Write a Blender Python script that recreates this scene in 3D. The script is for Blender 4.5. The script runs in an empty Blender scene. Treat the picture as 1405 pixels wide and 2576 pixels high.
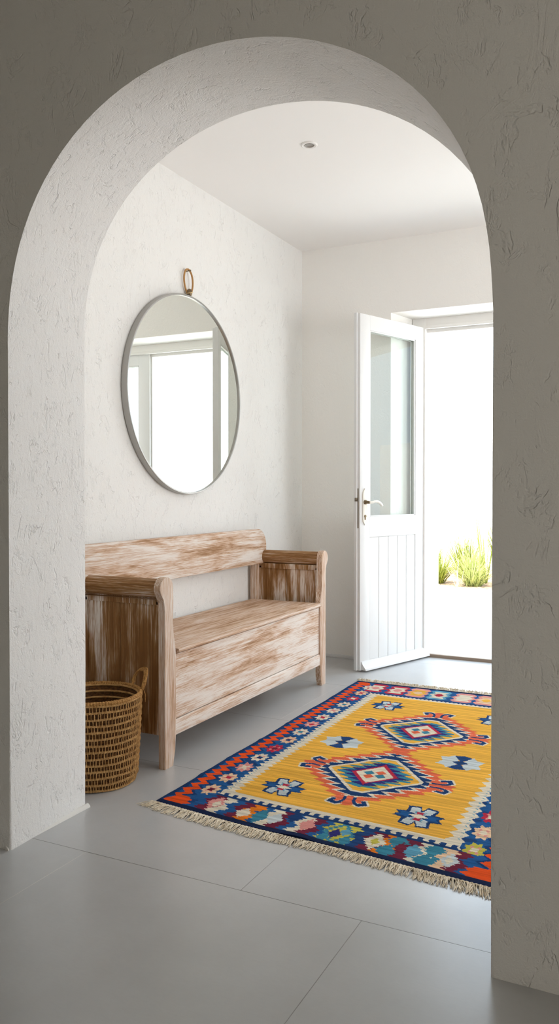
import bpy, bmesh, math, random
import numpy as np
from mathutils import Vector, Matrix
random.seed(7)
rng = np.random.default_rng(11)
D = bpy.data
SC = bpy.context.scene
COL = SC.collection
PI = math.pi

# ------------------------------------------------------------------ helpers
def lin(c):
    r = []
    for v in c[:3]:
        v /= 255.0
        r.append(v/12.92 if v <= .04045 else ((v+.055)/1.055)**2.4)
    return (r[0], r[1], r[2], 1.0)

def finish(o, me, smooth=35):
    if smooth:
        me.polygons.foreach_set('use_smooth', [True]*len(me.polygons))
        me.set_sharp_from_angle(angle=math.radians(smooth))

def obj(name, bm, mat, parent=None, world=True, smooth=35):
    me = D.meshes.new(name)
    if parent is not None and world:
        r = parent
        while r.parent: r = r.parent
        bmesh.ops.translate(bm, vec=-r.location, verts=bm.verts)
    bmesh.ops.recalc_face_normals(bm, faces=bm.faces)
    bm.to_mesh(me); bm.free()
    o = D.objects.new(name, me); COL.objects.link(o)
    if mat: me.materials.append(mat)
    if parent is not None: o.parent = parent
    finish(o, me, smooth)
    return o

def empty(name, loc=(0,0,0), rotz=0, label=None, cat=None, group=None, kind=None):
    o = D.objects.new(name, None); COL.objects.link(o)
    o.location = loc; o.rotation_euler = (0,0,rotz); o.empty_display_size = .1
    if label: o['label'] = label
    if cat: o['category'] = cat
    if group: o['group'] = group
    if kind: o['kind'] = kind
    return o

def tag(o, label=None, cat=None, group=None, kind=None):
    if label: o['label'] = label
    if cat: o['category'] = cat
    if group: o['group'] = group
    if kind: o['kind'] = kind
    return o

def struct(name, bm, mat, label=None, cat=None, smooth=35):
    o = obj(name, bm, mat, smooth=smooth); o['kind'] = 'structure'
    return tag(o, label, cat)

def box(bm, x0, x1, y0, y1, z0, z1, bev=0, seg=2):
    r = bmesh.ops.create_cube(bm, size=1)
    vs = r['verts']
    for v in vs:
        v.co = Vector(((x0+x1)/2+v.co.x*(x1-x0), (y0+y1)/2+v.co.y*(y1-y0), (z0+z1)/2+v.co.z*(z1-z0)))
    if bev > 0:
        es = list({e for v in vs for e in v.link_edges})
        bmesh.ops.bevel(bm, geom=es, offset=bev, segments=seg, profile=.6, affect='EDGES')
    return bm

def BOX(*a, **k):
    bm = bmesh.new(); box(bm, *a, **k); return bm

def prism(bm, pts, axis, a, b, bev=0, seg=2):
    """pts = 2D outline; extruded along axis from a to b. axis 'x': pts=(y,z); 'y': (x,z); 'z': (x,y)"""
    def mk(p, t):
        return {'x': (t, p[0], p[1]), 'y': (p[0], t, p[1]), 'z': (p[0], p[1], t)}[axis]
    A = [bm.verts.new(mk(p, a)) for p in pts]; B = [bm.verts.new(mk(p, b)) for p in pts]
    n = len(pts)
    fs = [bm.faces.new(A), bm.faces.new(B[::-1])]
    for i in range(n):
        fs.append(bm.faces.new((A[i], A[(i+1) % n], B[(i+1) % n], B[i])))
    if bev > 0:
        es = [e for f in fs[:2] for e in f.edges]
        bmesh.ops.bevel(bm, geom=list(set(es)), offset=bev, segments=seg, profile=.6, affect='EDGES')

def tube(bm, pts, r, seg=8, closed=False, cap=True, rs=None):
    pts = [Vector(p) for p in pts]; n = len(pts); rings = []
    prev = None
    for i, p in enumerate(pts):
        if closed: t = pts[(i+1) % n]-pts[i-1]
        else: t = pts[min(i+1, n-1)]-pts[max(i-1, 0)]
        t.normalize()
        if prev is None:
            a = Vector((0,0,1)) if abs(t.z) < .9 else Vector((1,0,0))
            u = t.cross(a).normalized()
        else:
            u = (prev - t*prev.dot(t)).normalized()
        prev = u; w = t.cross(u)
        rr = rs[i] if rs else r
        rings.append([bm.verts.new(p + (u*math.cos(2*PI*k/seg)+w*math.sin(2*PI*k/seg))*rr) for k in range(seg)])
    m = n if closed else n-1
    for i in range(m):
        A = rings[i]; B = rings[(i+1) % n]
        for k in range(seg):
            bm.faces.new((A[k], A[(k+1) % seg], B[(k+1) % seg], B[k]))
    if cap and not closed:
        bm.faces.new(rings[0][::-1]); bm.faces.new(rings[-1])

def lathe(bm, prof, c=(0,0,0), seg=48, close=False):
    rings = []
    for r, z in prof:
        rings.append([bm.verts.new((c[0]+r*math.cos(2*PI*k/seg), c[1]+r*math.sin(2*PI*k/seg), c[2]+z)) for k in range(seg)])
    n = len(prof)
    for i in range(n if close else n-1):
        A = rings[i]; B = rings[(i+1) % n]
        for k in range(seg):
            bm.faces.new((A[k], A[(k+1) % seg], B[(k+1) % seg], B[k]))
    return rings

# ------------------------------------------------------------------ materials
def newmat(name):
    m = D.materials.new(name); m.use_nodes = True
    nt = m.node_tree; b = nt.nodes['Principled BSDF']
    return m, nt, b

class G:
    def __init__(s, nt): s.nt = nt
    def n(s, t, **k):
        nd = s.nt.nodes.new(t)
        for a, v in k.items(): setattr(nd, a, v)
        return nd
    def l(s, a, b): s.nt.links.new(a, b)
    def coord(s): return s.n('ShaderNodeTexCoord').outputs['Object']
    def mapping(s, v, scale=(1,1,1), rot=(0,0,0), loc=(0,0,0)):
        m = s.n('ShaderNodeMapping'); s.l(v, m.inputs[0])
        m.inputs['Scale'].default_value = scale; m.inputs['Rotation'].default_value = rot; m.inputs['Location'].default_value = loc
        return m.outputs[0]
    def noise(s, v, scale, detail=4, rough=.5, dist=0):
        n = s.n('ShaderNodeTexNoise'); s.l(v, n.inputs['Vector'])
        n.inputs['Scale'].default_value = scale; n.inputs['Detail'].default_value = detail
        n.inputs['Roughness'].default_value = rough; n.inputs['Distortion'].default_value = dist
        return n.outputs['Fac']
    def math(s, op, a, b=None, c=None, clamp=False):
        n = s.n('ShaderNodeMath', operation=op); n.use_clamp = clamp
        for i, x in enumerate((a, b, c)):
            if x is None: continue
            if isinstance(x, (int, float)): n.inputs[i].default_value = x
            else: s.l(x, n.inputs[i])
        return n.outputs[0]
    def smooth(s, v, a, b, lo=0., hi=1.):
        n = s.n('ShaderNodeMapRange', interpolation_type='SMOOTHSTEP'); s.l(v, n.inputs[0])
        n.inputs[1].default_value = a; n.inputs[2].default_value = b; n.inputs[3].default_value = lo; n.inputs[4].default_value = hi
        return n.outputs[0]
    def mix(s, f, a, b, mode='MIX'):
        n = s.n('ShaderNodeMix', data_type='RGBA', blend_type=mode)
        for idx, x in ((0, f), (6, a), (7, b)):
            if isinstance(x, (int, float)): n.inputs[idx].default_value = x
            elif isinstance(x, tuple): n.inputs[idx].default_value = x
            else: s.l(x, n.inputs[idx])
        return n.outputs[2]
    def bump(s, h, strength, dist, normal=None):
        n = s.n('ShaderNodeBump'); s.l(h, n.inputs['Height'])
        n.inputs['Strength'].default_value = strength; n.inputs['Distance'].default_value = dist
        if normal: s.l(normal, n.inputs['Normal'])
        return n.outputs[0]

def plain(name, col, rough=.5, metal=0, spec=.5):
    m, nt, b = newmat(name)
    b.inputs['Base Color'].default_value = col; b.inputs['Roughness'].default_value = rough; b.inputs['Metallic'].default_value = metal
    b.inputs['Specular IOR Level'].default_value = spec
    return m

def plaster(name, col, ridge=1.0, fine=1.0, aniso=(1,1,.5), sc=1.0, wave=.4):
    """hand trowelled plaster: fine grain, broken knock-down gashes, sparse meandering trowel lips"""
    m, nt, b = newmat(name); g = G(nt); v = g.coord()
    va = g.mapping(v, aniso)
    f1 = g.noise(v, 330*sc, 3, .6)
    f2 = g.noise(va, 75*sc, 4, .6, .5)
    big = g.noise(v, 3.2*sc, 3, .5, .3)
    def gash(scale, width, gscale, lo, hi, dist):
        n1 = g.noise(va, scale*sc, 4, .6, dist)
        r = g.smooth(g.math('ABSOLUTE', g.math('SUBTRACT', n1, .5)), .0, width, 1., 0.)
        return g.math('MULTIPLY', r, g.smooth(g.noise(v, gscale*sc, 3, .6), lo, hi))
    ga = gash(10, .030, 13, .52, .62, .8)
    gb = gash(26, .05, 22, .50, .62, .6)
    edge = g.smooth(g.noise(va, 7*sc, 5, .66, .9), .545, .575)      # overlapping trowel skins
    h = g.math('MULTIPLY', ga, -1.0*ridge)
    h = g.math('SUBTRACT', h, g.math('MULTIPLY', gb, .6*ridge))
    h = g.math('ADD', h, g.math('MULTIPLY', edge, .32*ridge))
    h = g.math('ADD', h, g.math('MULTIPLY', f2, .75*fine))
    h = g.math('ADD', h, g.math('MULTIPLY', f1, .42*fine))
    h = g.math('ADD', h, g.math('MULTIPLY', big, wave))
    g.l(g.bump(h, 1.0, .0028), b.inputs['Normal'])
    b.inputs['Base Color'].default_value = col
    b.inputs['Roughness'].default_value = .9; b.inputs['Specular IOR Level'].default_value = .2
    return m

def wood(name, axis, wash, dark=True, wb=.55, wh=1.0):
    """whitewash brushed along the grain: soft patches x fine hair lines"""
    m, nt, b = newmat(name); g = G(nt); v = g.coord()
    def sc(a, c):
        s = [a, a, a]; s['xyz'.index(axis)] = c; return tuple(s)
    blotch = g.noise(g.mapping(v, sc(16, 2.6)), 1.0, 4, .6, .5)
    streak = g.noise(g.mapping(v, sc(170, 2.6)), 1.0, 4, .65, .2)
    hair = g.noise(g.mapping(v, sc(620, 13.)), 1.0, 3, .7)
    s = g.math('MULTIPLY', g.math('SUBTRACT', blotch, .5), wb*2.2)
    s = g.math('ADD', s, g.math('MULTIPLY', g.math('SUBTRACT', streak, .5), 1.1))
    s = g.math('ADD', s, g.math('MULTIPLY', g.math('SUBTRACT', hair, .5), 1.3*wh))
    s = g.math('ADD', s, wash)
    thin = g.smooth(s, .18, .50); mask = g.smooth(s, .42, .86)
    if dark: brown = g.mix(streak, lin((78, 48, 20)), lin((158, 110, 60))); rose = lin((164, 126, 88))
    else: brown = g.mix(streak, lin((124, 86, 54)), lin((180, 140, 102))); rose = lin((202, 170, 144))
    white = g.mix(hair, lin((212, 200, 188)), lin((240, 234, 228)))
    c = g.mix(thin, brown, rose)
    c = g.mix(mask, c, white)
    g.l(c, b.inputs['Base Color'])
    h = g.math('ADD', g.math('MULTIPLY', hair, .8), g.math('MULTIPLY', streak, .6))
    h = g.math('ADD', h, g.math('MULTIPLY', mask, .25))
    g.l(g.bump(h, .7, .0009), b.inputs['Normal'])
    b.inputs['Roughness'].default_value = .7; b.inputs['Specular IOR Level'].default_value = .25
    return m

PLAS_IN = plaster('white_plaster_room', (.80,.788,.765,1), .7, .9)  # albedo lowered to tame the strong light on the left wall
PLAS_BACK = plaster('white_plaster_back', (.88,.86,.825,1), .22, .55)  # same white plaster, colour lifted to make up for weak light back there
PLAS_ARCH = plaster('arch_plaster', (.82,.805,.785,1), .85, 1.1)
PLAS_FACE = plaster('arch_face_plaster', (.80,.785,.755,1), (.72), .95, (1,1,.6), .75, 1.0)
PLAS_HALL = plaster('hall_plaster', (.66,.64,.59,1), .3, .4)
PAINT_CEIL = plain('ceiling_paint', (.89,.87,.85,1), .85, 0, .2)
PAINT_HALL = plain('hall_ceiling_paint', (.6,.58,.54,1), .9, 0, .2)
PAINT = plain('door_paint', (.78,.78,.775,1), .4)
FRAMEP = plain('frame_paint', (.82,.80,.77,1), .45)
OUTW = plain('exterior_wall_paint', (.8,.79,.77,1), .9, 0, .2)
EXTG = plain('outdoor_paving', (.80,.78,.75,1), .9, 0, .1)
GROUT = plain('joint_filler', (.72,.70,.66,1), .8)

def tile_floor():
    m, nt, b = newmat('grey_porcelain_tiles'); g = G(nt); v = g.coord()
    sp = g.n('ShaderNodeSeparateXYZ'); g.l(v, sp.inputs[0]); X, Y = sp.outputs[0], sp.outputs[1]
    yr = g.math('DIVIDE', g.math('SUBTRACT', Y, 1.935-.767*4), .767)
    row = g.math('FLOOR', yr); fy = g.math('SUBTRACT', yr, row)
    # column offset per row: rows 3:-1.615  4:-1.08  5:-1.35  6:-1.72  7:-1.055
    off = None
    for r, xo in ((3,-1.615),(4,-1.08),(5,-1.39),(6,-1.722),(7,-1.055)):
        t = g.math('MULTIPLY', g.math('COMPARE', row, float(r), .1), xo)
        off = t if off is None else g.math('ADD', off, t)
    xr = g.math('DIVIDE', g.math('ADD', g.math('SUBTRACT', X, off), .888*6), .888)
    fx = g.math('SUBTRACT', xr, g.math('FLOOR', xr))
    dx = g.math('MULTIPLY', g.math('MINIMUM', fx, g.math('SUBTRACT', 1., fx)), .888)
    dy = g.math('MULTIPLY', g.math('MINIMUM', fy, g.math('SUBTRACT', 1., fy)), .767)
    jx = g.smooth(dx, .0006, .0014, 1., 0.); jy = g.smooth(dy, .0008, .0018, 1., 0.)
    n1 = g.noise(g.mapping(v, (1,1,1)), 5, 4, .6); n2 = g.noise(g.mapping(v, (40, 160, 1)), 1.0, 4, .65)
    base = g.mix(g.smooth(n1, .3, .7), (.475,.477,.478,1), (.51,.512,.513,1))
    base = g.mix(g.math('MULTIPLY', g.smooth(n2, .35, .75), .25), base, (.43,.433,.437,1))
    jc = g.mix(g.smooth(X, -1.3, -1.2), (.66,.64,.60,1), (.24,.235,.225,1))
    c = g.mix(jx, base, jc); c = g.mix(jy, c, (.17,.165,.155,1))
    g.l(c, b.inputs['Base Color'])
    h = g.math('SUBTRACT', g.math('MULTIPLY', n2, .06), g.math('MAXIMUM', jx, jy))
    g.l(g.bump(h, .5, .0015), b.inputs['Normal'])
    b.inputs['Roughness'].default_value = .29
    b.inputs['Specular IOR Level'].default_value = 1.0
    return m
FLOOR = tile_floor()

def glass_mat():
    m, nt, b = newmat('door_glass'); g = G(nt); nt.nodes.remove(b)
    out = nt.nodes['Material Output']
    tr = g.n('ShaderNodeBsdfTransparent'); tr.inputs[0].default_value = (.93,.955,.94,1)
    gl = g.n('ShaderNodeBsdfGlossy'); gl.inputs['Roughness'].default_value = .0
    fr = g.n('ShaderNodeFresnel'); fr.inputs[0].default_value = 1.5
    geo = g.n('ShaderNodeNewGeometry'); fac = g.math('MULTIPLY', fr.outputs[0], g.math('SUBTRACT', 1.0, geo.outputs['Backfacing']))
    mx = g.n('ShaderNodeMixShader'); g.l(fac, mx.inputs[0]); g.l(tr.outputs[0], mx.inputs[1]); g.l(gl.outputs[0], mx.inputs[2])
    g.l(mx.outputs[0], out.inputs[0])
    return m
GLASS = glass_mat()
MIRROR = plain('mirror_silver', (.84,.86,.815,1), .0, 1)
STEEL = plain('brushed_grey_metal', (.42,.41,.39,1), .42, .85)
BRASS_DK = plain('aged_brass', (.20,.145,.085,1), .38, .9)
PEWTER = plain('worn_lock_metal', (.21,.17,.125,1), .5, .75)
CREAM_M = plain('cream_enamel', (.80,.76,.68,1), .25)
LEATHER = plain('tan_leather', (.42,.215,.065,1), .6)

def rug_mat():
    m, nt, b = newmat('kilim_wool'); g = G(nt)
    v = g.coord()
    at = g.n('ShaderNodeAttribute'); at.attribute_name = 'dye'
    st = g.noise(g.mapping(v, (2.2, 70, 1)), 1.0, 5, .65, .25)
    ab = g.noise(g.mapping(v, (6, 230, 1)), 1.0, 3, .7)
    fn = g.noise(g.mapping(v, (420, 420, 1)), 1.0, 2, .6)
    f = g.math('ADD', g.smooth(st, .32, .72, .70, 1.12), g.math('MULTIPLY', g.math('SUBTRACT', ab, .5), .45))
    f = g.math('ADD', f, g.math('MULTIPLY', g.math('SUBTRACT', fn, .5), .5))
    hs = g.n('ShaderNodeHueSaturation'); g.l(at.outputs['Color'], hs.inputs['Color']); g.l(f, hs.inputs['Value'])
    g.l(hs.outputs[0], b.inputs['Base Color'])
    sp = g.n('ShaderNodeSeparateXYZ'); g.l(v, sp.inputs[0])
    w = g.math('SINE', g.math('MULTIPLY', sp.outputs[1], 2*PI/.0042))
    w2 = g.math('SINE', g.math('MULTIPLY', sp.outputs[0], 2*PI/.0055))
    h = g.math('ADD', g.math('MULTIPLY', g.math('MULTIPLY', w, w2), .6), g.math('MULTIPLY', fn, 1.2))
    g.l(g.bump(h, .7, .0012), b.inputs['Normal'])
    b.inputs['Roughness'].default_value = .95; b.inputs['Specular IOR Level'].default_value = .08
    return m
RUG = rug_mat()

def fibre(name, c1, c2, sc=(60,60,60), rough=.75):
    m, nt, b = newmat(name); g = G(nt); v = g.coord()
    n = g.noise(g.mapping(v, sc), 1.0, 4, .65, .4); n2 = g.noise(v, 600, 2, .6)
    c = g.mix(g.smooth(n, .3, .72), c1, c2); g.l(c, b.inputs['Base Color'])
    g.l(g.bump(n2, .7, .001), b.inputs['Normal'])
    b.inputs['Roughness'].default_value = rough; b.inputs['Specular IOR Level'].default_value = .3
    return m
FRINGE = fibre('cotton_fringe', lin((206,190,164)), lin((242,232,212)))
SEA_D = fibre('seagrass_core', lin((60,36,14)), lin((116,76,34)), (90,90,160))
SEA_L = fibre('seagrass_coil', lin((164,122,70)), lin((214,174,116)), (45,45,200))
SEA_S = fibre('seagrass_stitch', lin((158,114,64)), lin((220,178,120)), (160,160,60))
SEA_R = fibre('seagrass_rim', lin((128,84,36)), lin((196,150,88)), (150,150,150))
LEAF = fibre('grass_leaf', (.17,.21,.022,1), (.28,.30,.05,1), (12,12,4), .6)
LEAF2 = fibre('pale_grass_leaf', (.27,.31,.08,1), (.38,.40,.14,1), (12,12,4), .6)
DRY = fibre('dry_leaf', (.66,.56,.40,1), (.80,.70,.52,1), (12,12,4), .7)
SOIL = fibre('planting_soil', (.20,.12,.07,1), (.50,.36,.24,1), (40,40,40), .95)
WOOD_Y = wood('washed_wood_long', 'y', .61, False, .85, .9)
WOOD_SEAT = wood('washed_wood_seat', 'y', .46, False, .4, .7)
WOOD_BK = wood('washed_wood_backrest', 'y', .55, False, .9, .9)
WOOD_PANEL = wood('washed_wood_end_panel', 'z', .40, True, 1.0, 1.0)
WOOD_POST = wood('washed_wood_post', 'z', .52, False, .25, 1.2)
WOOD_ARM = wood('washed_wood_arm', 'x', .38, True, .55, 1.0)

# ------------------------------------------------------------------ dimensions
XL = -2.28; YB = 4.93; ZC = 2.68; YN = 1.838; YF = 2.211
XR = 1.75
HX0, HX1, HY0, HZ = -2.75, 1.95, -1.15, 2.78

# floor : one slab for hall and room
struct('floor', BOX(HX0-.1, HX1+.1, HY0-.1, 5.215, -.12, 0), FLOOR)

# arch wall
RN = [0.7204, 0.7224, 0.7256, 0.7297, 0.7343, 0.7392, 0.7443, 0.7492, 0.7538, 0.758, 0.7617, 0.7647, 0.7672, 0.769, 0.7701, 0.7706, 0.7706, 0.7701, 0.7692, 0.768, 0.7666, 0.7651, 0.7635, 0.762, 0.7606, 0.7594, 0.7584, 0.7577, 0.7572, 0.757, 0.7569, 0.7571, 0.7572, 0.7573, 0.7573, 0.7571, 0.7565, 0.7554, 0.7537, 0.7514, 0.7485, 0.7449, 0.7408, 0.7363, 0.7317, 0.7275, 0.7241, 0.7223, 0.723]
RF = [0.7409, 0.7421, 0.747, 0.754, 0.762, 0.7702, 0.7779, 0.7847, 0.7904, 0.7947, 0.7975, 0.7991, 0.7993, 0.7985, 0.7966, 0.794, 0.7908, 0.7871, 0.7833, 0.7793, 0.7754, 0.7717, 0.7682, 0.765, 0.7621, 0.7596, 0.7575, 0.7556, 0.7541, 0.7527, 0.7516, 0.7505, 0.7495, 0.7485, 0.7475, 0.7463, 0.745, 0.7435, 0.7419, 0.7401, 0.7382, 0.7361, 0.7339, 0.7316, 0.7292, 0.7266, 0.7238, 0.7206, 0.7168]
def arch_profile(x0, x1, R):
    pts = [(x0, 0.), (x0, .5), (x0, 1.0), (x0, 1.35)]
    n = len(R)-1
    for i in range(n+1):
        a = PI-PI*i/n
        pts.append((-1.105+R[i]*math.cos(a), 1.5+R[i]*math.sin(a)))
    return pts + [(x1, 1.35), (x1, 1.0), (x1, .5), (x1, 0.)]
bm = bmesh.new()
PN = arch_profile(-1.826, -.382, RN); PF = arch_profile(-1.846, -.387, RF)
outer = [(HX1, 0), (HX1, HZ), (HX0, HZ), (HX0, 0)]
FN = [bm.verts.new((x, YN, z)) for x, z in PN] + [bm.verts.new((x, YN, z)) for x, z in outer]
FF = [bm.verts.new((x, YF, z)) for x, z in PF] + [bm.verts.new((x, YF, z)) for x, z in outer]
n = len(FN); bm.faces.new(FN); bm.faces.new(FF[::-1])
for i in range(n): bm.faces.new((FN[i], FN[(i+1) % n], FF[(i+1) % n], FF[i]))
bm.edges.ensure_lookup_table()
S1 = set(FN[:len(PN)]); S2 = set(FF[:len(PF)])
es = [e for e in bm.edges if (e.verts[0] in S1 and e.verts[1] in S1) or (e.verts[0] in S2 and e.verts[1] in S2)]
es = [e for e in es if not (abs(e.verts[0].co.z) < 1e-5 and abs(e.verts[1].co.z) < 1e-5)]
bmesh.ops.bevel(bm, geom=es, offset=.009, segments=4, profile=.5, affect='EDGES')
bmesh.ops.triangulate(bm, faces=[f for f in bm.faces if len(f.verts) > 8])
wf = struct('wall_front', bm, PLAS_ARCH, 'thick textured plaster wall with tall round-headed arch opening', 'arch wall')

wf.data.materials.append(PLAS_FACE)
for p in wf.data.polygons:
    if p.normal.y < -.9: p.material_index = 1

# filler line at the foot of the arch reveal
bm = bmesh.new(); prism(bm, [(-1.846, 0), (-1.832, 0), (-1.834, .006), (-1.842, .012), (-1.846, .012)], 'y', YN-.004, YF+.006)
struct('trim_1', bm, GROUT)

# room shell
struct('wall_left', BOX(XL-.15, XL, YF, 5.52, -.1, ZC+.15), PLAS_IN)
struct('ceiling', BOX(XL-.15, XR+.15, YF, 5.52, ZC, ZC+.16), PAINT_CEIL)
# right wall with window (outside the frame, lets the daylight in)
WY0, WY1, WZ0, WZ1 = 2.75, 4.35, .85, 2.25
bm = bmesh.new()
box(bm, XR, XR+.2, YF, WY0, 0, ZC); box(bm, XR, XR+.2, WY1, 5.52, 0, ZC)
box(bm, XR, XR+.2, WY0, WY1, 0, WZ0); box(bm, XR, XR+.2, WY0, WY1, WZ1, ZC)
struct('wall_right', bm, PLAS_IN)
w = empty('window_1', (XR+.1, (WY0+WY1)/2, WZ0), kind='structure')
bm = bmesh.new()
for a in ((WY0, WY0+.06, WZ0, WZ1), (WY1-.06, WY1, WZ0, WZ1), (WY0, WY1, WZ0, WZ0+.06), (WY0, WY1, WZ1-.06, WZ1), ((WY0+WY1)/2-.03, (WY0+WY1)/2+.03, WZ0, WZ1)):
    box(bm, XR+.08, XR+.13, a[0], a[1], a[2], a[3])
obj('window_frame', bm, PAINT, w)
# back wall with the door recess
RL0, RL1 = -1.662, -1.600       # splayed left reveal
RR0, RR1 = .05, -.01
RT = 2.218
bm = bmesh.new()
prism(bm, [(XL, YB), (RL0, YB), (RL1, 5.21), (RL1, 5.215), (-1.513, 5.215), (-1.513, 5.52), (XL, 5.52)], 'z', 0, ZC)
prism(bm, [(XR, YB), (RR0, YB), (RR1, 5.21), (RR1, 5.215), (-.10, 5.215), (-.10, 5.52), (XR, 5.52)], 'z', 0, ZC)
prism(bm, [(YB, RT), (5.215, RT), (5.215, 2.16), (5.52, 2.16), (5.52, ZC), (YB, ZC)], 'x', RL0, RR0)
struct('wall_back', bm, PLAS_BACK)
# thin skirting line on back wall
struct('baseboard_back', BOX(XL, RL0, YB-.008, YB, 0, .022, .002), PAINT)
struct('baseboard_left', BOX(XL, XL+.008, YF, YB-.008, 0, .022, .002), PAINT)

# hall the camera stands in
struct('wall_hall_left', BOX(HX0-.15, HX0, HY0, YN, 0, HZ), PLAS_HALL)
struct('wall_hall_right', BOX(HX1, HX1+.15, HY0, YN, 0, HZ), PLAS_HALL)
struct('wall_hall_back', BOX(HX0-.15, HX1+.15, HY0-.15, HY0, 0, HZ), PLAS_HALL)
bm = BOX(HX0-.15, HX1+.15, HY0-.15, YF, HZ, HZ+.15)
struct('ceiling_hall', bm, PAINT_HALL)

# ------------------------------------------------------------------ door
bm = bmesh.new()
box(bm, -1.60, -1.515, 5.19, 5.25, 0.0, 2.218, .002)       # left post
box(bm, -.10, -.01, 5.19, 5.25, 0.0, 2.218, .002)
box(bm, -1.60, -.01, 5.195, 5.25, 2.160, 2.218, .002)
box(bm, -1.515, -.10, 5.186, 5.205, 2.148, 2.168, .004)    # bead below the head
box(bm, -1.515, -.10, 5.225, 5.25, 2.128, 2.162, .002)
struct('trim_2', bm, FRAMEP)
bm = BOX(-1.513, -.10, 5.205, 5.235, -.01, .021, .003)
struct('trim_3', bm, plain('bronze_threshold', (.30,.225,.17,1), .5, .3))

def door_leaf(name, loc, rz, W=.672, mirror=False, label=None):
    T = .038; z0, z1 = .008, 2.158
    g0, g1, gz0, gz1 = .118, .580, .935, 2.068
    root = empty(name, loc, rz, label, 'door', kind='structure')
    if not label: del root['category']
    bm = bmesh.new()
    y0, y1 = -T, 0
    box(bm, 0, g0, y0, y1, z0, z1, .002); box(bm, g1, W, y0, y1, z0, z1, .002)
    box(bm, g0, g1, y0, y1, gz1, z1); box(bm, g0, g1, y0, y1, .812, gz0); box(bm, g0, g1, y0, y1, z0, .05)
    box(bm, W, W+.012, y0, y0+.02, z0, z1+.004, .001)     # rebate strip on the meeting edge
    # glazing beads
    for yy in (-.010, y0+.002):
        for a in ((g0, g0+.010, gz0, gz1), (g1-.010, g1, gz0, gz1), (g0, g1, gz0, gz0+.008), (g0, g1, gz1-.008, gz1)):
            box(bm, a[0], a[1], yy, yy+.006, a[2], a[3], .001)
    # raised mouldings of the inner face
    obj('door_frame', bm, PAINT, root, world=False)
    obj('glass_pane', BOX(g0-.002, g1+.002, -.022, -.017, gz0-.002, gz1+.002), GLASS, root, world=False, smooth=0)
    bm = bmesh.new(); nb = 5; bw = (g1-g0)/nb
    for i in range(nb):
        box(bm, g0+i*bw+.0012, g0+(i+1)*bw-.0012, y0+.006, -.003, .0515, .8105, .0028, 1)
    box(bm, g0, g1, y0+.010, -.008, .05, .812)
    obj('boarded_panel', bm, PAINT, root, world=False)
    bm = bmesh.new()
    prism(bm, [(0, .012), (.038, .010), (.036, .020), (.012, .042), (.006, .060), (0, .062)], 'x', .004, W-.012, .0015, 1)
    obj('weather_bar', bm, PAINT, root, world=False)
    return root
HG = Vector((-1.515, 5.223, 0)); EG = Vector((-1.734, 4.603, 0))
dv = EG-HG
door = door_leaf('door_1', HG, math.atan2(dv.y, dv.x), label='open white half-glazed door with boarded lower panel and lever handle')
W = .672
bm = BOX(W-.001, W+.0025, -.0285, -.0105, .868, 1.108, .001)
lp = obj('lock_plate', bm, PEWTER, door, world=False)
bm = bmesh.new(); box(bm, W+.002, W+.016, -.030, -.012, 1.030, 1.036, .002); box(bm, W+.002, W+.018, -.028, -.014, 1.036, 1.052, .003)
obj('latch', bm, PEWTER, lp, world=False)
# handle plate with pointed ends
bm = bmesh.new(); cx = .632
out = []
zs = [(.0, .885), (.006, .893), (.009, .900), (.016, .906), (.018, .920), (.018, 1.075), (.016, 1.088), (.009, 1.094), (.006, 1.101), (0, 1.108)]
out = [(cx+a, z) for a, z in zs] + [(cx-a, z) for a, z in zs[::-1][1:-1]]
prism(bm, out, 'y', 0, .007, .0015, 2)
hp = obj('handle_plate', bm, CREAM_M, door, world=False)
bm = bmesh.new(); tube(bm, [(cx, .006, 1.025), (cx, .014, 1.025), (cx, .015, 1.025), (cx, .048, 1.024)], .01, 14, rs=[.014, .014, .0095, .0095])
lever = obj('handle_neck', bm, BRASS_DK, hp, world=False)
bm = bmesh.new()
pts = [(cx+.008, .046, 1.023), (cx-.012, .050, 1.024), (cx-.035, .052, 1.029), (cx-.060, .052, 1.029), (cx-.085, .050, 1.021), (cx-.108, .047, 1.008), (cx-.118, .046, 1.002)]
tube(bm, pts, .008, 12, rs=[.009, .0085, .008, .0085, .009, .0085, .005])
obj('lever', bm, CREAM_M, hp, world=False)
bm = bmesh.new(); tube(bm, [(cx, .006, .940), (cx, .010, .940)], .0085, 16); box(bm, cx-.0045, cx+.0045, .006, .010, .918, .940, .002)
obj('key_cylinder', bm, BRASS_DK, hp, world=False)
# second leaf, closed, seen in the mirror only
d2 = door_leaf('door_2', (-.118, 5.208, 0), PI, W=.680)

# ------------------------------------------------------------------ ceiling light
t = empty('recessed_downlight', (-1.546, 3.42, ZC), label='small round white recessed downlight in the ceiling', cat='ceiling light')
bm = bmesh.new(); lathe(bm, [(.0385, 0), (.0385, -.003), (.034, -.0055), (.024, -.004), (.021, .004), (.021, .0)], (-1.546, 3.42, ZC), 40)
obj('trim_ring', bm, FRAMEP, t)
bm = bmesh.new(); lathe(bm, [(.0215, -.0035), (.018, .001), (.0005, .0012)], (-1.546, 3.42, ZC-.0022), 32)
obj('lamp_lens', bm, plain('unlit_lens', (.36,.34,.31,1), .3), t)

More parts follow.
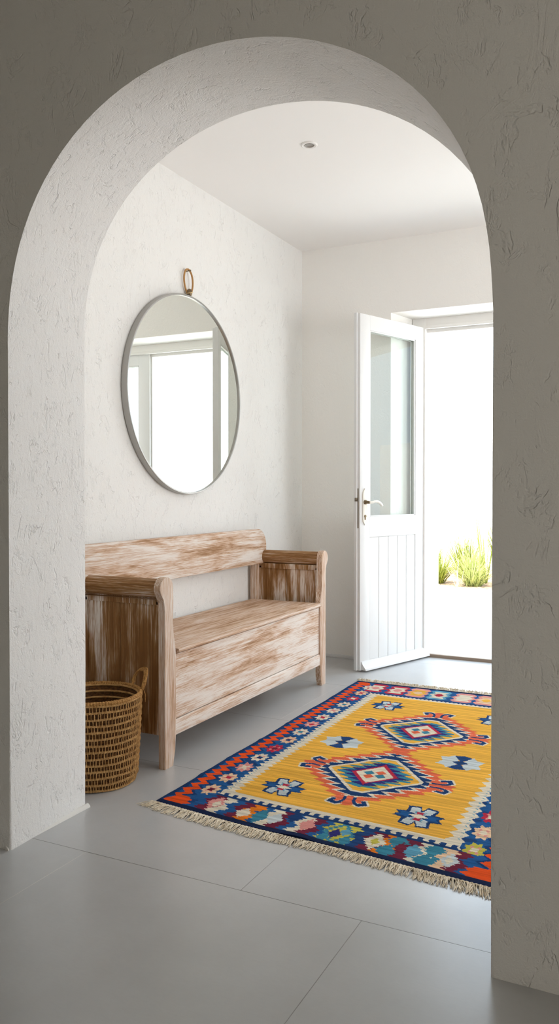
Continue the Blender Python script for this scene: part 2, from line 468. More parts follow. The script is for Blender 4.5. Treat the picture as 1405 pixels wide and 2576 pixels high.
# ------------------------------------------------------------------ mirror
MY, MZ, RY, RZ = 3.502, 1.581, .523, .503
t = empty('wall_mirror', (XL, MY, MZ), label='large round wall mirror with slim grey metal frame, hanging above the bench', cat='mirror')
def ell(k, r=0, N=120):
    a = 2*PI*k/N; return (MY+(RY-r)*math.cos(a), MZ+(RZ-r)*math.sin(a))
bm = bmesh.new(); N = 120
prof = [(0, XL+.004), (0, XL+.034), (.0015, XL+.036), (.0075, XL+.036), (.009, XL+.034), (.009, XL+.022), (.009, XL+.004)]
rings = []
for r, x in prof:
    rings.append([bm.verts.new((x, *ell(k, r))) for k in range(N)])
for i in range(len(prof)):
    A = rings[i]; B = rings[(i+1) % len(prof)]
    for k in range(N): bm.faces.new((A[k], A[(k+1) % N], B[(k+1) % N], B[k]))
obj('mirror_frame', bm, STEEL, t)
bm = bmesh.new(); prism(bm, [ell(k, .0085) for k in range(N)], 'x', XL+.006, XL+.027)
obj('mirror_glass', bm, MIRROR, t, smooth=0)
# bead and leather loop on top
by, bz = MY+.016, MZ+RZ+.018
bm = bmesh.new(); bmesh.ops.create_uvsphere(bm, u_segments=20, v_segments=12, radius=.0165)
for v in bm.verts: v.co = Vector((v.co.x*.9+XL+.022, v.co.y+by, v.co.z*1.25+bz))
bd = obj('bead', bm, BRASS_DK, t)
bm = bmesh.new(); tube(bm, [(XL+.022+.0165*math.cos(a), by+.0172*math.sin(a), bz+.006*math.sin(a*1)) for a in [2*PI*k/24 for k in range(24)]], .0028, 8, closed=True)
obj('bead_band', bm, plain('bright_brass', (.75,.58,.32,1), .2, 1), bd)
bm = bmesh.new(); pts = []
for k in range(40):
    a = 2*PI*k/40
    w_ = .031*(1+.1*math.sin(a)); pts.append((XL+.018+.006*math.cos(a), by-.002+w_*math.cos(a)+.010*(math.sin(a)*-.5), bz+.056+.062*math.sin(a)))
tube(bm, pts, .0048, 8, closed=True)
obj('hanging_loop', bm, LEATHER, t)
bm = bmesh.new(); tube(bm, [(XL-.01, by-.006, bz+.108), (XL+.030, by-.006, bz+.110), (XL+.034, by-.006, bz+.110)], .0028, 8, rs=[.0026, .0026, .005])
tag(obj('nail', bm, BRASS_DK), 'small dark nail in the wall holding the mirror loop', 'nail')

# ------------------------------------------------------------------ bench
YC = 3.437
t = empty('storage_bench', (-2.03, YC, 0), label='whitewashed distressed wooden storage bench with rolled arms beneath the mirror', cat='bench')
def post_outline(s):
    # s=+1 : far post (scroll towards +Y), built mirrored for the near one. d = distance from bench centre line outward
    P = []
    cz, r = .714, .0425
    dc = .783     # centre of scroll head
    for i in range(13):
        a = math.radians(-42 + i*(180+38)/12)      # outer side round to the inner side
        P.append((dc+r*math.cos(a)*(1.0 if math.cos(a) < 0 else 1.08), cz+r*math.sin(a)))
    P += [(.738, .66), (.741, .62), (.741, .57), (.739, .535), (.733, .51), (.727, .485), (.722, .46), (.722, .44), (.722, .30), (.722, .13), (.728, .06), (.741, .0)]
    P += [(.797, .0), (.797, .3), (.797, .55), (.797, .62), (.799, .655), (.805, .672)]
    return [(YC+s*d, z) for d, z in P]
for s in (-1, 1):
    bm = bmesh.new(); prism(bm, post_outline(s), 'x', -1.841, -1.810, .002, 2)
    obj('leg', bm, WOOD_POST, t)
    bm = bmesh.new(); y0, y1 = sorted((YC+s*.735, YC+s*.797))
    box(bm, -2.262, -2.215, y0, y1, 0, .69, .002)
    obj('leg', bm, WOOD_POST, t)
    # end panel of two boards, frame members round it
    bm = bmesh.new(); a, b_ = sorted((YC+s*.765, YC+s*.783))
    for (x0, x1) in ((-2.216, -2.0405), (-2.0385, -1.840)):
        box(bm, x0, x1, a, b_, .128, .672, .0018, 1)
    obj('end_panel', bm, WOOD_PANEL, t)
    bm = bmesh.new()
    for yy in (YC+s*.7835, YC+s*.7585):
        y0, y1 = sorted((yy, yy+s*.006)); box(bm, -2.215, -1.841, y0, y1, .645, .674, .002); 
        box(bm, -1.858, -1.840, y0, y1, .13, .66, .0015); box(bm, -2.215, -2.200, y0, y1, .13, .66, .0015)
    obj('panel_moulding', bm, WOOD_PANEL, t)
    bm = bmesh.new(); C0 = YC+s*.783; P = []
    for i in range(25):
        a = math.radians(-150+i*300/24) + PI/2
        P.append((C0+.0365*math.cos(a), .7105+.0390*math.sin(a)))
    P += [(C0-.019, .668), (C0+.019, .668)][::-1]
    prism(bm, P, 'x', -2.215, -1.8405, .001, 1)
    obj('arm_rest', bm, WOOD_ARM, t)
# seat lid with rounded nose
bm = bmesh.new()
prism(bm, [(-2.235, .447), (-1.806, .447), (-1.799, .450), (-1.796, .457), (-1.799, .464), (-1.806, .467), (-2.235, .467)], 'y', YC-.718, YC+.718, .001, 1)
obj('seat_lid', bm, WOOD_SEAT, t)
bm = bmesh.new(); prism(bm, [(-1.838, .183), (-1.818, .183), (-1.818, .441), (-1.838, .441)], 'y', YC-.7195, YC+.7195)
obj('front_panel', bm, WOOD_Y, t)
bm = bmesh.new(); prism(bm, [(-1.838, .118), (-1.813, .118), (-1.812, .121), (-1.812, .172), (-1.816, .179), (-1.838, .179)], 'y', YC-.7215, YC+.7215)
obj('bottom_rail', bm, WOOD_Y, t)
obj('bottom_board', BOX(-2.235, -1.838, YC-.76, YC+.76, .130, .145), WOOD_PANEL, t)
obj('back_panel', BOX(-2.250, -2.236, YC-.735, YC+.735, .12, .447), WOOD_Y, t)
# back rest board with rounded upper corners
bm = bmesh.new(); r = .105; L = .800; P = []
for i in range(11):
    a = PI/2*i/10; P.append((YC+L-r+r*math.cos(a)*1., .874-r+r*math.sin(a)))
for i in range(11):
    a = PI/2+PI/2*i/10; P.append((YC-.86+.05+.05*math.cos(a), .874-.05+.05*math.sin(a)))
P += [(YC-.86, .672), (YC+L, .672)]
prism(bm, P, 'x', -2.214, -2.190, .003, 2)
obj('backrest', bm, WOOD_BK, t)

# ------------------------------------------------------------------ basket
BX, BY = -1.985, 2.437
t = empty('woven_basket', (BX, BY, 0), label='round woven seagrass basket with loop handles on the floor at the bench end', cat='basket')
def br(z):
    q = z/.33
    return .150+.020*q**.8 if q > .08 else .150-.012*(1-q/.08)**2+.001
bm = bmesh.new()
prof = [(.001, .010), (.13, .008), (.140, .006), (.148, .020)] + [(br(z)-.003, z) for z in [i*.33/12 for i in range(1, 13)]]
inner = [(br(z)-.012, z) for z in [i*.33/12 for i in range(12, 0, -1)]] + [(.13, .016), (.001, .016)]
lathe(bm, prof+inner, (BX, BY, 0), 96)
obj('basket_body', bm, SEA_D, t)
bm = bmesh.new(); rows = 13; pitch = .314/rows
for i in range(rows+1):
    z = .007+i*pitch; R = br(z)
    pts = [(BX+(R+.0005*math.sin(9*a+i))*math.cos(a), BY+(R+.0005*math.sin(9*a+i))*math.sin(a), z+.0012*math.sin(5*a+i*2)) for a in [2*PI*k/96 for k in range(96)]]
    tube(bm, pts, .0042, 6, closed=True)
    # inner face coils
    pts = [(BX+(R-.013)*math.cos(a), BY+(R-.013)*math.sin(a), z+.004) for a in [2*PI*k/96 for k in range(96)]]
    tube(bm, pts, .0036, 5, closed=True)
obj('coils', bm, SEA_L, t)
bm = bmesh.new()
for i in range(rows):
    za = .007+i*pitch; zb = za+pitch; ns = 92
    for k in range(ns):
        a = 2*PI*(k+(.5 if i % 2 else 0)+random.uniform(-.14, .14))/ns; da = random.uniform(-.006, .006)
        r0, r1 = br(za)+.003, br(zb)+.003; w = random.uniform(.0013, .0023)
        pts = []
        for q, bul in ((-.12, .0022), (.15, .001), (.5, -.0008), (.85, .001), (1.12, .0022)):
            aa = a+da*q; rr = r0+(r1-r0)*q+bul-.001
            pts.append((BX+rr*math.cos(aa), BY+rr*math.sin(aa), za+pitch*q))
        tube(bm, pts, w, 4, cap=False)
    # thin mid strands between bands
    zm = (za+zb)/2; R = br(zm)
    for dz in ():
        pts = [(BX+(R+.0006*math.sin(46*a+dz*900))*math.cos(a), BY+(R+.0006*math.sin(46*a+dz*900))*math.sin(a), zm+dz+.0008*math.sin(13*a+i)) for a in [2*PI*j/96 for j in range(96)]]
        tube(bm, pts, .0019, 4, closed=True)
obj('stitches', bm, SEA_S, t)
bm = bmesh.new(); NN = 400; R = .1655; pts = []; rs = []
for k in range(NN):
    a = 2*PI*k/NN; pts.append((BX+R*math.cos(a), BY+R*math.sin(a), .329)); rs.append(.0082+.0010*math.sin(k*2*PI/4))
tube(bm, pts, .008, 8, closed=True, rs=rs)
obj('rim', bm, SEA_R, t)
def handle(mid):
    bm = bmesh.new()
    for off, rr in ((0, .0048), (.007, .0042), (-.006, .004)):
        pts = []
        for i in range(27):
            q = i/26; ang = math.radians(-205+q*230-5)     # loop, starts low, over the top, back low
            lx = -.056*math.cos(ang+PI)*(1); lz = .046*math.sin(-ang)*1.0
            aa = mid+lx/.19*1.0
            rad = .172+.024*max(0, 1-abs(q-.5)*2)+off*.7
            pts.append((BX+rad*math.cos(aa), BY+rad*math.sin(aa), .352+lz+off*.6))
        tube(bm, pts, rr, 7)
    # frayed tail
    for j in range(9):
        aa = mid-.055/.19+random.uniform(-.05, .05)
        tube(bm, [(BX+.178*math.cos(aa), BY+.178*math.sin(aa), .335), (BX+.185*math.cos(aa-.03), BY+.185*math.sin(aa-.03), .315), (BX+.184*math.cos(aa-.02), BY+.184*math.sin(aa-.02), .30-random.uniform(0, .014))], .0012, 4)
    return obj('handle', bm, SEA_R, t)
handle(math.radians(57)); handle(math.radians(230))

# ------------------------------------------------------------------ rug
RW, RL_ = 1.206, 2.05
def rug_xy(u, v):
    yn = 2.348 - .0875*u - .010*np.sin(u*PI/.75)*np.exp(-((u-.37)/.3)**2)
    y = yn + v/RL_*(4.355-yn)
    x = -1.652 + u + .0025*np.sin(v*9) - .003*v
    return x, y
def hump(u, v):
    h = .0016*np.sin(v*24+2.2*np.sin(u*2.3))*(.5+.5*np.sin(v*5+u*3))
    h += .0022*np.exp(-((v-.30-.07*u)/.018)**2) + .0024*np.exp(-((v-.80+.05*u)/.02)**2) + .002*np.exp(-((v-1.08-.04*u)/.016)**2)+.002*np.exp(-((v-.52-.05*u)/.02)**2)
    h += .005*np.exp(-((u-.57)/.05)**2)*np.exp(-(v/.06)**2)
    return h
PAL = [(24,60,110), (32,88,146), (96,160,188), (238,180,70), (236,84,28), (228,108,74), (226,216,194), (58,132,156), (112,34,58),
       (224,150,142), (196,186,78), (230,124,26), (48,46,116), (184,42,66), (20,36,72), (232,196,160), (198,208,210), (30,66,118)]
NAVY, BLUE, LBL, YEL, ORA, SAL, CRE, TEAL, BUR, PNK, OLI, OR2, PUR, CRI, EDG, PEA, PALE, MBL = range(18)
nu, nv = 340, 600
du, dw = RW/nu, RL_/nv
U, V = np.meshgrid((np.arange(nu)+.5)*du, (np.arange(nv)+.5)*dw, indexing='xy')
# stepped, slightly ragged weave
jit = np.repeat(rng.uniform(-.0013, .0013, (nv+1)//2+1), 2)[:nv][:, None]
Uj = U + jit + rng.uniform(-.0012, .0012, U.shape)
Vj = V
idx = np.full(U.shape, BLUE, int)
def tri(x): return 1-4*np.abs((x % 1)-.5)          # -1..1, peak at .5 -> 1
def saw(x): return 2*np.abs((x % 1)-.5)
def put(mask, c): idx[mask] = c
def poly(pts, c, U_=None, V_=None):
    uu = Uj if U_ is None else U_; vv = Vj if V_ is None else V_
    P = np.array(pts, float)
    i0 = max(0, int((P[:, 1].min()-.01)/dw)); i1 = min(nv, int((P[:, 1].max()+.01)/dw)+1)
    j0 = max(0, int((P[:, 0].min()-.01)/du)); j1 = min(nu, int((P[:, 0].max()+.01)/du)+1)
    if i1 <= i0 or j1 <= j0: return
    a = uu[i0:i1, j0:j1]; b = vv[i0:i1, j0:j1]; ins = np.zeros(a.shape, bool); n = len(P)
    for k in range(n):
        x1, y1 = P[k]; x2, y2 = P[(k+1) % n]
        if y1 == y2: continue
        c1 = (y1 > b) != (y2 > b)
        ins ^= c1 & (a < (x2-x1)*(b-y1)/(y2-y1)+x1)
    sub = idx[i0:i1, j0:j1]; sub[ins] = c
# mottle the blue ground
m = np.sin(U*61+np.sin(V*37)*2)+np.sin(V*83+U*17)
put(m > .9, MBL); 
# side borders (mirror-symmetric)
for side in (0, 1):
    Q = Uj if side == 0 else RW-Uj
    zz = tri(Vj/.0545+.15)
    put((Q < .050) & (Q < .02+.0*Q), NAVY)
    put((Q > .012) & (Q < .092) & (np.abs(Q-.0465-.0165*zz) < .0185+.004*tri(Vj/.109)), ORA)
    put((Q > .030) & (Q < .10) & (np.abs(Q-.0465-.0165*zz-.026) < .007), NAVY)
    # serrated white inner line
    per = .034 if side == 0 else .052
    s1 = tri(Vj/per); s2 = tri(Vj/per+.1)
    put((Q > .162-.009*s1) & (Q < .25), CRE)
    put((Q > .172-.009*s1) & (Q < .178-.009*s1) & (np.abs(s1) < .35), LBL)
    # flowers
    cols = [(PEA, BUR), (PEA, CRI), (PNK, CRE), (CRE, NAVY), (CRI, BUR), (PEA, NAVY), (CRE, TEAL), (PNK, CRI), (CRE, CRI), (CRE, PNK), (CRE, TEAL), (CRI, CRE), (PEA, CRI), (CRE, PNK)]
    if side: cols = [(OLI, CRE), (PEA, CRE), (CRI, CRE), (CRE, LBL)]+cols
    for k in range(14):
        vc = .198+.1325*k
        a = (Q-.1155)/.030; b = (Vj-vc)/.046
        rr = np.hypot(a, b); th = np.arctan2(b, a)
        c1, c2 = cols[k]
        put((rr < 1.02+.20*tri(th*8/(2*PI))), c1)
        put((rr < .62+.1*tri(th*4/(2*PI))) & (tri(th*4/(2*PI)) > .2), PNK if c1 != PNK else CRE)
        put((np.abs(a) < .36) & (np.abs(b) < .30), c2)
# end borders
def endborder(W0, W1, flip):
    T_ = (Vj-W0)/(W1-W0)
    if flip: T_ = 1-T_
    inside = (T_ >= 0) & (T_ <= 1) & (Uj > .115) & (Uj < RW-.10)
    if flip:
        put(inside, BLUE)
        for k, uc in enumerate([.15, .275, .39, .505, .637, .755, .88, 1.0]):
            a = (Uj-uc)/.060; b = (T_-.5)*2
            for (w, c) in ((1.0, [CRI, CRI, PNK, LBL, PNK, PNK, CRI, PNK][k]), (.68, [CRE, CRE, YEL, CRE, CRE, PEA, CRE, CRE][k]), (.30, [PNK, PNK, PEA, CRI, CRE, YEL, CRI, LBL][k])):
                put(inside & (np.abs(a)+.16*tri(b*1.5) < w*.95*(1-.25*np.abs(b))) & (np.abs(b) < w*.95), c)
        return
    sh = .016*tri(T_*2.0+.25) + .006*tri(T_*7)
    q = Uj+sh
    seq = [(.118, BLUE), (.160, BUR), (.205, CRE), (.248, BLUE), (.285, BUR), (.325, OR2), (.372, BLUE), (.402, CRE), (.445, BUR), (.490, BLUE), (.520, CRE), (.560, BUR), (.600, BLUE),
           (.628, OLI), (.725, MBL), (.770, BUR), (.818, OR2), (.862, TEAL), (.872, BUR), (.930, CRE), (.975, TEAL), (1.0, PEA), (1.045, BUR), (1.085, BLUE)]
    for i, (a, c) in enumerate(seq):
        e = seq[i+1][0] if i+1 < len(seq) else 1.12
        put(inside & (q >= a) & (q < e), c)
    # chequers and little lozenges in the wave
    def loz(uc, tc, w, h, c):
        put(inside & (np.abs(Uj-uc)/w+np.abs(T_-tc)/h+.12*tri(T_*9) < 1), c)
    loz(.198, .55, .034, .42, PNK); loz(.205, .50, .018, .2, CRE)
    loz(.325, .42, .030, .30, CRE)
    loz(.388, .45, .030, .45, TEAL)
    loz(.443, .50, .030, .34, PALE); loz(.560, .55, .03, .36, PNK); loz(.500, .8, .03, .3, NAVY)
    loz(.676, .50, .056, .62, TEAL); loz(.676, .50, .040, .45, OLI); loz(.665, .45, .022, .26, PUR); loz(.695, .62, .02, .2, LBL)
    loz(.640, .15, .02, .3, TEAL); loz(.715, .2, .02, .3, TEAL)
    loz(.800, .52, .038, .44, CRE); loz(.800, .52, .016, .18, OLI)
    loz(.868, .78, .036, .34, TEAL); loz(.850, .22, .036, .34, TEAL); loz(.925, .50, .034, .36, LBL); loz(.885, .5, .02, .3, BUR)
    loz(.985, .78, .034, .34, TEAL); loz(.972, .20, .038, .32, TEAL); loz(1.042, .48, .030, .36, PALE); loz(1.04, .48, .014, .18, CRE)
endborder(.026, .168, False); endborder(1.832, 2.026, True)
# corner orange flames
for side in (0, 1):
    Q = Uj if side == 0 else RW-Uj
    put((Q < .115-.4*np.abs(Vj-.045)+.010*tri(Vj/.03)) & (Vj > .026) & (Vj < .095) & (Q > .012+.55*np.abs(Vj-.036)), ORA)
    put((Q < .10-.5*np.abs(Vj-1.985)) & (Vj > 1.955) & (Vj < 2.022) & (Q > .03), ORA)
# outer selvedge
put((Uj < .010+.005*tri(Vj/.0545+.65)) | (RW-Uj < .010), NAVY)
put((V < .026) | (V > RL_-.024), EDG)
# teeth lines between end borders and field
f = (Uj > .160) & (Uj < RW-.160)
put(f & (Vj >= .168) & (Vj < .182), NAVY)
put(f & (Vj >= .182) & (Vj < .226), CRE)
put(f & (Vj >= .182) & (Vj < .202) & ((Uj % .0365) < .0185), MBL)
put(f & (Vj >= 1.782) & (Vj < 1.832), CRE)
put(f & (Vj >= 1.808+.008*tri(Uj/.022)) & (Vj < 1.834), MBL)
# yellow field
for_l = .208+.010*tri(Vj/.034); for_r = .205+.013*tri(Vj/.052)
put((Uj > for_l) & (RW-Uj > for_r) & (Vj > .226) & (Vj < 1.782), YEL)
# medallions
CU = .603
def medallion(cv):
    A, B = .192, .214
    U0 = Uj-CU; V0 = Vj-cv
    au, av = np.abs(U0), np.abs(V0)
    def edge(a, b, amp, per, ph=0.):
        base = a*(1-av/b)
        return (au < base + amp*tri(V0/per+ph)) & (av < b)
    put(edge(.318, .330, .020, .043), SAL)
    put(edge(.285, .300, .024, .043, .5), SAL)
    put(edge(.262, .290, .026, .043, .5), CRE)
    put(edge(.240, .266, .026, .043, .5), NAVY)
    # soften the wide blue band
    a2, v2 = np.abs(U-CU), np.abs(V-cv)
    put((a2/A+v2/B < 1.05) & (a2 < .192) & (v2 < .196), CRE)
    put((a2/A+v2/B < .955) & (a2 < .178) & (v2 < .183), YEL)
    # star: rows of triangles radiating from a red-edged white square
    UU, VV = U-CU, V-cv; uu, vv = np.abs(UU), np.abs(VV)
    e = .088*(1-vv/.112); p = .0373
    t1 = 1-np.abs(2*((VV/p+.5) % 1)-1); t2 = 1-np.abs(2*((VV/p) % 1)-1)
    outer = (uu < e+.040+.048*t2) & (vv < .150) & (uu < .150-.5*np.maximum(0, vv-.08))
    put(outer, TEAL); put(outer & (UU*VV < 0) & (t2 < .55), OLI); put(outer & (np.floor((uu-e)/.028) % 2 == 0) & (t2 < .35), OLI)
    put((uu < e+.006+.050*t1) & (vv < .138), PUR)
    put((np.abs(uu-e-.004) < .0045) & (vv < .136) & (UU*VV > 0), CRI)
    put((uu/.088+vv/.112 < 1.0), CRI)
    put((uu/.077+vv/.099 < 1.0), CRE)
    for (cu, cw, c) in ((.016, .026, SAL), (-.016, -.026, SAL), (-.026, .010, TEAL), (.026, -.010, TEAL)):
        put((np.abs(UU-cu)/.023+np.abs(VV-cw)/.024 < 1), c)
def pmask(pts):
    keep = idx.copy(); idx[:] = -1; poly(pts, 1, U, V); m = idx == 1; idx[:] = keep; return m
def dilate(m, a, b):
    r = m.copy()
    for i in range(-b, b+1):
        for j in range(-a, a+1):
            if abs(i)/(b+.5)+abs(j)/(a+.5) <= 1.35: r |= np.roll(np.roll(m, i, 0), j, 1)
    return r
def hook(cu, cv, du_, dv_):
    """pair of angular claws pointing along (du_,dv_)"""
    L = np.array([du_, dv_], float); P = np.array([-dv_, du_], float)
    def T(a, b): return tuple(np.array([cu, cv])+L*a+P*b)
    nav = np.zeros(idx.shape, bool); sal = nav.copy()
    for s in (-1, 1):
        o = [(-.012, .012), (.026, .012), (.052, .022), (.066, .040), (.052, .074), (.012, .060), (.017, .043), (.040, .051), (.046, .038), (.036, .030), (.020, .024), (-.012, .024)]
        nav |= pmask([T(a, b*s) for a, b in o])
        o = [(-.02, .024), (.020, .024), (.038, .033), (.043, .040), (.038, .050), (.017, .043), (.010, .052), (-.02, .05)]
        sal |= pmask([T(a, b*s) for a, b in o])
    sal |= pmask([T(-.02, -.012), T(.026, -.012), T(.060, -.024), T(.044, 0), T(.060, .024), T(.026, .012), T(-.02, .012)])
    put(dilate(nav, 2, 2) & ~sal, CRE); put(sal, SAL); put(nav, NAVY)
for cv in (.645, 1.263): medallion(cv)
for cv in (.645, 1.263):
    hook(CU-.235, cv+.012, -1, .15); hook(CU+.235, cv, 1, .08)
hook(CU+.0, .645-.262, .15, -1); hook(CU-.0, 1.263+.262, -.1, 1)
put((np.abs(Uj-CU)/.045+np.abs(Vj-.954)/.05 < 1.0), SAL)
def motif_blue(cu, cv, s=1.0):
    def R(p): return [(cu+a*s, cv+b*s) for a, b in p]
    poly(R([(-.088, .018), (-.050, .030), (-.055, .075), (-.012, .085), (.0, .050), (.012, .085), (.055, .075), (.050, .030), (.088, .022), (.070, .0), (.088, -.022), (.050, -.030), (.055, -.075), (.012, -.085), (0, -.05), (-.012, -.085), (-.055, -.075), (-.050, -.030), (-.088, -.022), (-.070, 0)]), NAVY)
    poly(R([(-.078, .014), (-.03, .020), (-.03, -.020), (-.078, -.014), (-.06, 0)]), BLUE); poly(R([(.078, .014), (.03, .020), (.03, -.020), (.078, -.014), (.06, 0)]), BLUE)
    for q in (-1, 1):
        poly(R([(-.044, .066*q), (-.014, .074*q), (0, .035*q), (.014, .074*q), (.044, .066*q), (.036, .022*q), (.0, .008*q), (-.036, .022*q)]), PALE)
        poly(R([(-.022, .040*q), (.0, .030*q), (.022, .040*q), (.016, .016*q), (-.016, .016*q)]), LBL)
        poly(R([(-.014, .034*q), (.014, .034*q), (.010, .012*q), (-.010, .012*q)]), CRI)
    poly(R([(-.036, 0), (0, .016), (.036, 0), (0, -.016)]), CRE)
def motif_white(cu, cv):
    def R(p): return [(cu+a, cv+b) for a, b in p]
    for q in (-1, 1):
        poly(R([(q*.006, 0), (q*.022, .052), (q*.040, .076), (q*.058, .050), (q*.090, .042), (q*.074, .0), (q*.090, -.042), (q*.058, -.050), (q*.040, -.076), (q*.022, -.052)]), PALE)
        poly(R([(0, .008*q), (-.036, .070*q), (.0, .082*q), (.036, .070*q)]), MBL)
    poly(R([(-.034, 0), (0, .026), (.034, 0), (0, -.026)]), NAVY)
for c in ((.344, .36), (.323, 1.608), (.868, .348), (.866, 1.585)): motif_blue(*c)
for c in ((.338, .952), (.862, .932)): motif_white(*c)

pal = np.array([lin(c) for c in PAL])
nvx, nvy = nu+1, nv+1
gu, gv = np.meshgrid(np.arange(nvx)*du, np.arange(nvy)*dw, indexing='xy')
X_, Y_ = rug_xy(gu, gv)
Z_ = .0065 + np.maximum(0, hump(gu, gv))
top = np.stack([X_, Y_, Z_], -1).reshape(-1, 3)
ring_i = np.concatenate([np.arange(nvx), np.arange(1, nvy)*nvx+nvx-1, (nvy-1)*nvx+np.arange(nvx-2, -1, -1), np.arange(nvy-2, 0, -1)*nvx])
bot = top[ring_i].copy(); bot[:, 2] = .0005
verts = np.concatenate([top, bot])
a = (np.arange(nv)[:, None]*nvx+np.arange(nu)[None, :]).reshape(-1)
quads = np.stack([a, a+1, a+nvx+1, a+nvx], -1)
nr = len(ring_i); kk = np.arange(nr); b0 = len(top)
sk = np.stack([ring_i[kk], b0+kk, b0+(kk+1) % nr, ring_i[(kk+1) % nr]], -1)
allq = np.concatenate([quads, sk])
me = D.meshes.new('kilim_rug')
me.vertices.add(len(verts)); me.vertices.foreach_set('co', (verts-np.array([-1.05, 3.3, 0])).astype(np.float32).ravel())
me.loops.add(allq.size); me.loops.foreach_set('vertex_index', allq.astype(np.int32).ravel())
me.polygons.add(len(allq)); me.polygons.foreach_set('loop_start', (np.arange(len(allq))*4).astype(np.int32))
me.update(calc_edges=True)
at = me.attributes.new('dye', 'FLOAT_COLOR', 'FACE')
cols = np.concatenate([pal[idx.reshape(-1)], np.repeat(pal[EDG][None], len(sk), 0)]).astype(np.float32)
at.data.foreach_set('color', cols.ravel())
me.materials.append(RUG)
me.polygons.foreach_set('use_smooth', [True]*len(me.polygons))
rug = empty('kilim_rug', (-1.05, 3.3, 0), label='flat-woven rug with mustard field, two blue and orange diamonds and fringed ends', cat='rug')
o = D.objects.new('woven_field', me); COL.objects.link(o); o.parent = rug
# fringes
def fringe(near):
    bm = bmesh.new(); n = 330
    for layer in range(2):
        gap = 0
        for k in range(n):
            u = (k+.5+random.uniform(-.4, .4))/n*RW
            x, y = rug_xy(np.array(u), np.array(0. if near else RL_)); x = float(x); y = float(y)
            g_ = math.floor(u*17+math.sin(u*9)); random_g = math.sin(g_*12.9898)*.5
            cl = ((u*17+math.sin(u*9)) % 1)-.5           # position in its tuft
            L = (.050+.012*random_g+random.uniform(-.006, .010))*(1.0 if near else .8)
            if not near: L *= 1.25
            lean = -.35+.55*min(1, u/.7)*(.6)+random_g*.45-cl*.40+random.uniform(-.36, .36)
            if u < .10 and near: lean -= .5*(1-u/.10)
            s = -1 if near else 1
            h0 = (.006, .009, .012)[layer]*(1 if near else 1.8)
            P = [(x, y-s*.002, .004)]
            amp = random.uniform(-.003, .003)
            for q in (.25, .5, .75, 1.0):
                P.append((x+lean*L*q+amp*math.sin(q*7), y+s*L*q*math.sqrt(max(.3, 1-lean*lean*.5)), max(.0016, h0*(1-q)**.6*(1+random.uniform(-.2, .5)))+.0004))
            tube(bm, P, .0012, 4, rs=[.0013, .0015, .0013, .0014, .0007], cap=False)
        # bound cord along the edge
    pts = []
    for k in range(301):
        u = k/300*RW; x, y = rug_xy(np.array(u), np.array(0. if near else RL_))
        pts.append((float(x), float(y)+(-.001 if near else .001), .0046+.0008*math.sin(k*1.9)))
    tube(bm, pts, .0026, 6)
    o = obj('fringe', bm, FRINGE, rug)
    o['kind'] = 'stuff'; o['label'] = 'cream twisted cotton fringe'
fringe(True); fringe(False)

# ------------------------------------------------------------------ outdoors
struct('terrace_slab', BOX(-1.513, -.10, 5.235, 5.56, -.12, .016), plain('threshold_stone', (.60,.585,.56,1), .7))
struct('outdoor_ground', BOX(-9, 9, 5.52, 9.05, -.1, -.005), EXTG)
struct('planting_ground', BOX(-9, 9, 9.05, 12.0, -.14, .0), SOIL)
struct('wall_garden', BOX(-9, 9, 11.4, 11.6, 0, 2.05), OUTW)
def clump(name, x, y, n, h, spread, w, mat, label, droop=.6, seed=0, up=0.0):
    R_ = random.Random(seed); bm = bmesh.new()
    for i in range(n):
        a = R_.uniform(0, 2*PI); L = h*R_.uniform(.55, 1.0); tilt = (R_.random()**.7)*spread; tilt = max(up*0, tilt)
        ww = w*R_.uniform(.6, 1.2); px = x+R_.uniform(-.05, .05)*spread*1.5; py = y+R_.uniform(-.05, .05)*spread*1.5
        ca, sa = math.cos(a), math.sin(a); prev = None; t_ = tilt; r = 0; z = -.02; m_ = 6
        for k in range(m_+1):
            q = k/m_; wd = ww*(1-q**1.6)*(.7+.6*q if q < .4 else .95)+.0004
            c = Vector((px+ca*r, py+sa*r, z)); s = Vector((-sa, ca, 0))*wd
            vs = [bm.verts.new(c-s), bm.verts.new(c+Vector((ca*.25*wd, sa*.25*wd, -.3*wd))), bm.verts.new(c+s)]
            if prev:
                bm.faces.new((prev[0], prev[1], vs[1], vs[0])); bm.faces.new((prev[1], prev[2], vs[2], vs[1]))
            prev = vs; st = L/m_
            r += math.sin(t_)*st; z += math.cos(t_)*st; t_ += droop*tilt/m_*q*2.2
            if z < .005 and k: z = .005
    o = obj(name, bm, mat, smooth=60)
    tag(o, label, 'plant', 'grass clumps in the planting bed' if name == 'grass_plant' else None); return o
clump('grass_plant', -2.14, 9.30, 260, .62, .95, .006, LEAF2, 'pale green grass clump in the middle of the bed outside the door', .8, 1)
clump('spiky_plant', -2.08, 9.62, 9, .98, .30, .013, LEAF, 'tall spiky plant with long upright blades rising above the grasses', .2, 2)
clump('grass_plant', -2.60, 9.42, 300, .56, .9, .006, LEAF, 'bushy green grass clump at the left end of the bed', .8, 3)
clump('grass_plant', -2.45, 10.15, 240, .72, .75, .006, LEAF, 'loose grass clump behind the pale one', .9, 4)
clump('grass_plant', -1.96, 10.25, 300, .95, .50, .006, LEAF, 'tall dense grass clump at the right end of the bed', .5, 5)
clump('grass_plant', -1.72, 9.62, 260, .62, .85, .006, LEAF, 'bright green arching grass clump in front of the tall one', .8, 6)
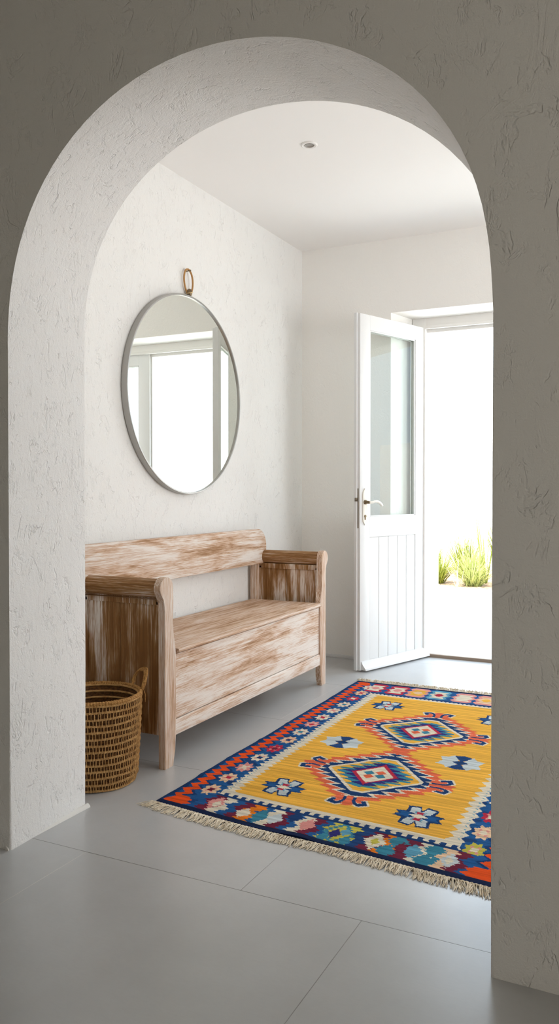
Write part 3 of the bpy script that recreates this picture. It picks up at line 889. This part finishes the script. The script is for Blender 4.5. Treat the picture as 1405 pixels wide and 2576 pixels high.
clump('dry_plant', -2.26, 9.16, 7, .34, .5, .010, DRY, 'few pale dried leaves leaning at the front of the bed', .3, 8)
clump('grass_plant', -3.05, 10.2, 160, .62, .6, .005, LEAF, 'upright grass clump at the far left of the bed', .5, 9)

# ------------------------------------------------------------------ light
wd = D.worlds.new('sky'); SC.world = wd; wd.use_nodes = True
bg = wd.node_tree.nodes['Background']
bg.inputs[0].default_value = (.68, .84, 1.0, 1); bg.inputs[1].default_value = 2.6
def light(name, typ, loc, rot, energy, color=(1,1,1), **k):
    L = D.lights.new(name, typ); L.energy = energy; L.color = color
    for a, v in k.items(): setattr(L, a, v)
    o = D.objects.new(name, L); COL.objects.link(o); o.location = loc; o.rotation_euler = rot
    return o
sun = light('sun', 'SUN', (0,0,6), (0,0,0), 10, (1,.95,.86), angle=.01)
sun.rotation_euler = Vector((.32, .42, -1.25)).to_track_quat('-Z', 'Y').to_euler()
# daylight arriving through window_1 (right wall) : area light just outside the pane, facing -X
L = light('window_daylight', 'AREA', (XR+.18, (WY0+WY1)/2, (WZ0+WZ1)/2), (0, PI/2+.5, 0), 20.5, (1,.90,.80), shape='RECTANGLE', size=WZ1-WZ0-.05, size_y=WY1-WY0-.05)
# daylight arriving through the open doorway
# added fill lamp behind the camera, lifts the dark hall
light('hall_fill', 'AREA', (1.5, HY0+.05, 1.25), (PI/2, 0, 0), 9, (1,.95,.87), shape='RECTANGLE', size=.7, size_y=.8)

# ------------------------------------------------------------------ camera
cam = D.cameras.new('camera'); co = D.objects.new('camera', cam); COL.objects.link(co)
co.location = (0, 0, 1.1); co.rotation_euler = (math.radians(89.0), 0, math.radians(26.4))
cam.sensor_fit = 'HORIZONTAL'; cam.sensor_width = 36; cam.lens = 2045/1405*36
cam.shift_y = -(1288-1267.7)/1405; cam.clip_start = .02
SC.camera = co
vs = SC.view_settings
vs.view_transform = 'Standard'; vs.look = 'None'; vs.exposure = .86; vs.gamma = 1; vs.use_curve_mapping = False
SC.cycles.max_bounces = 12; SC.cycles.diffuse_bounces = 8; SC.cycles.transparent_max_bounces = 12
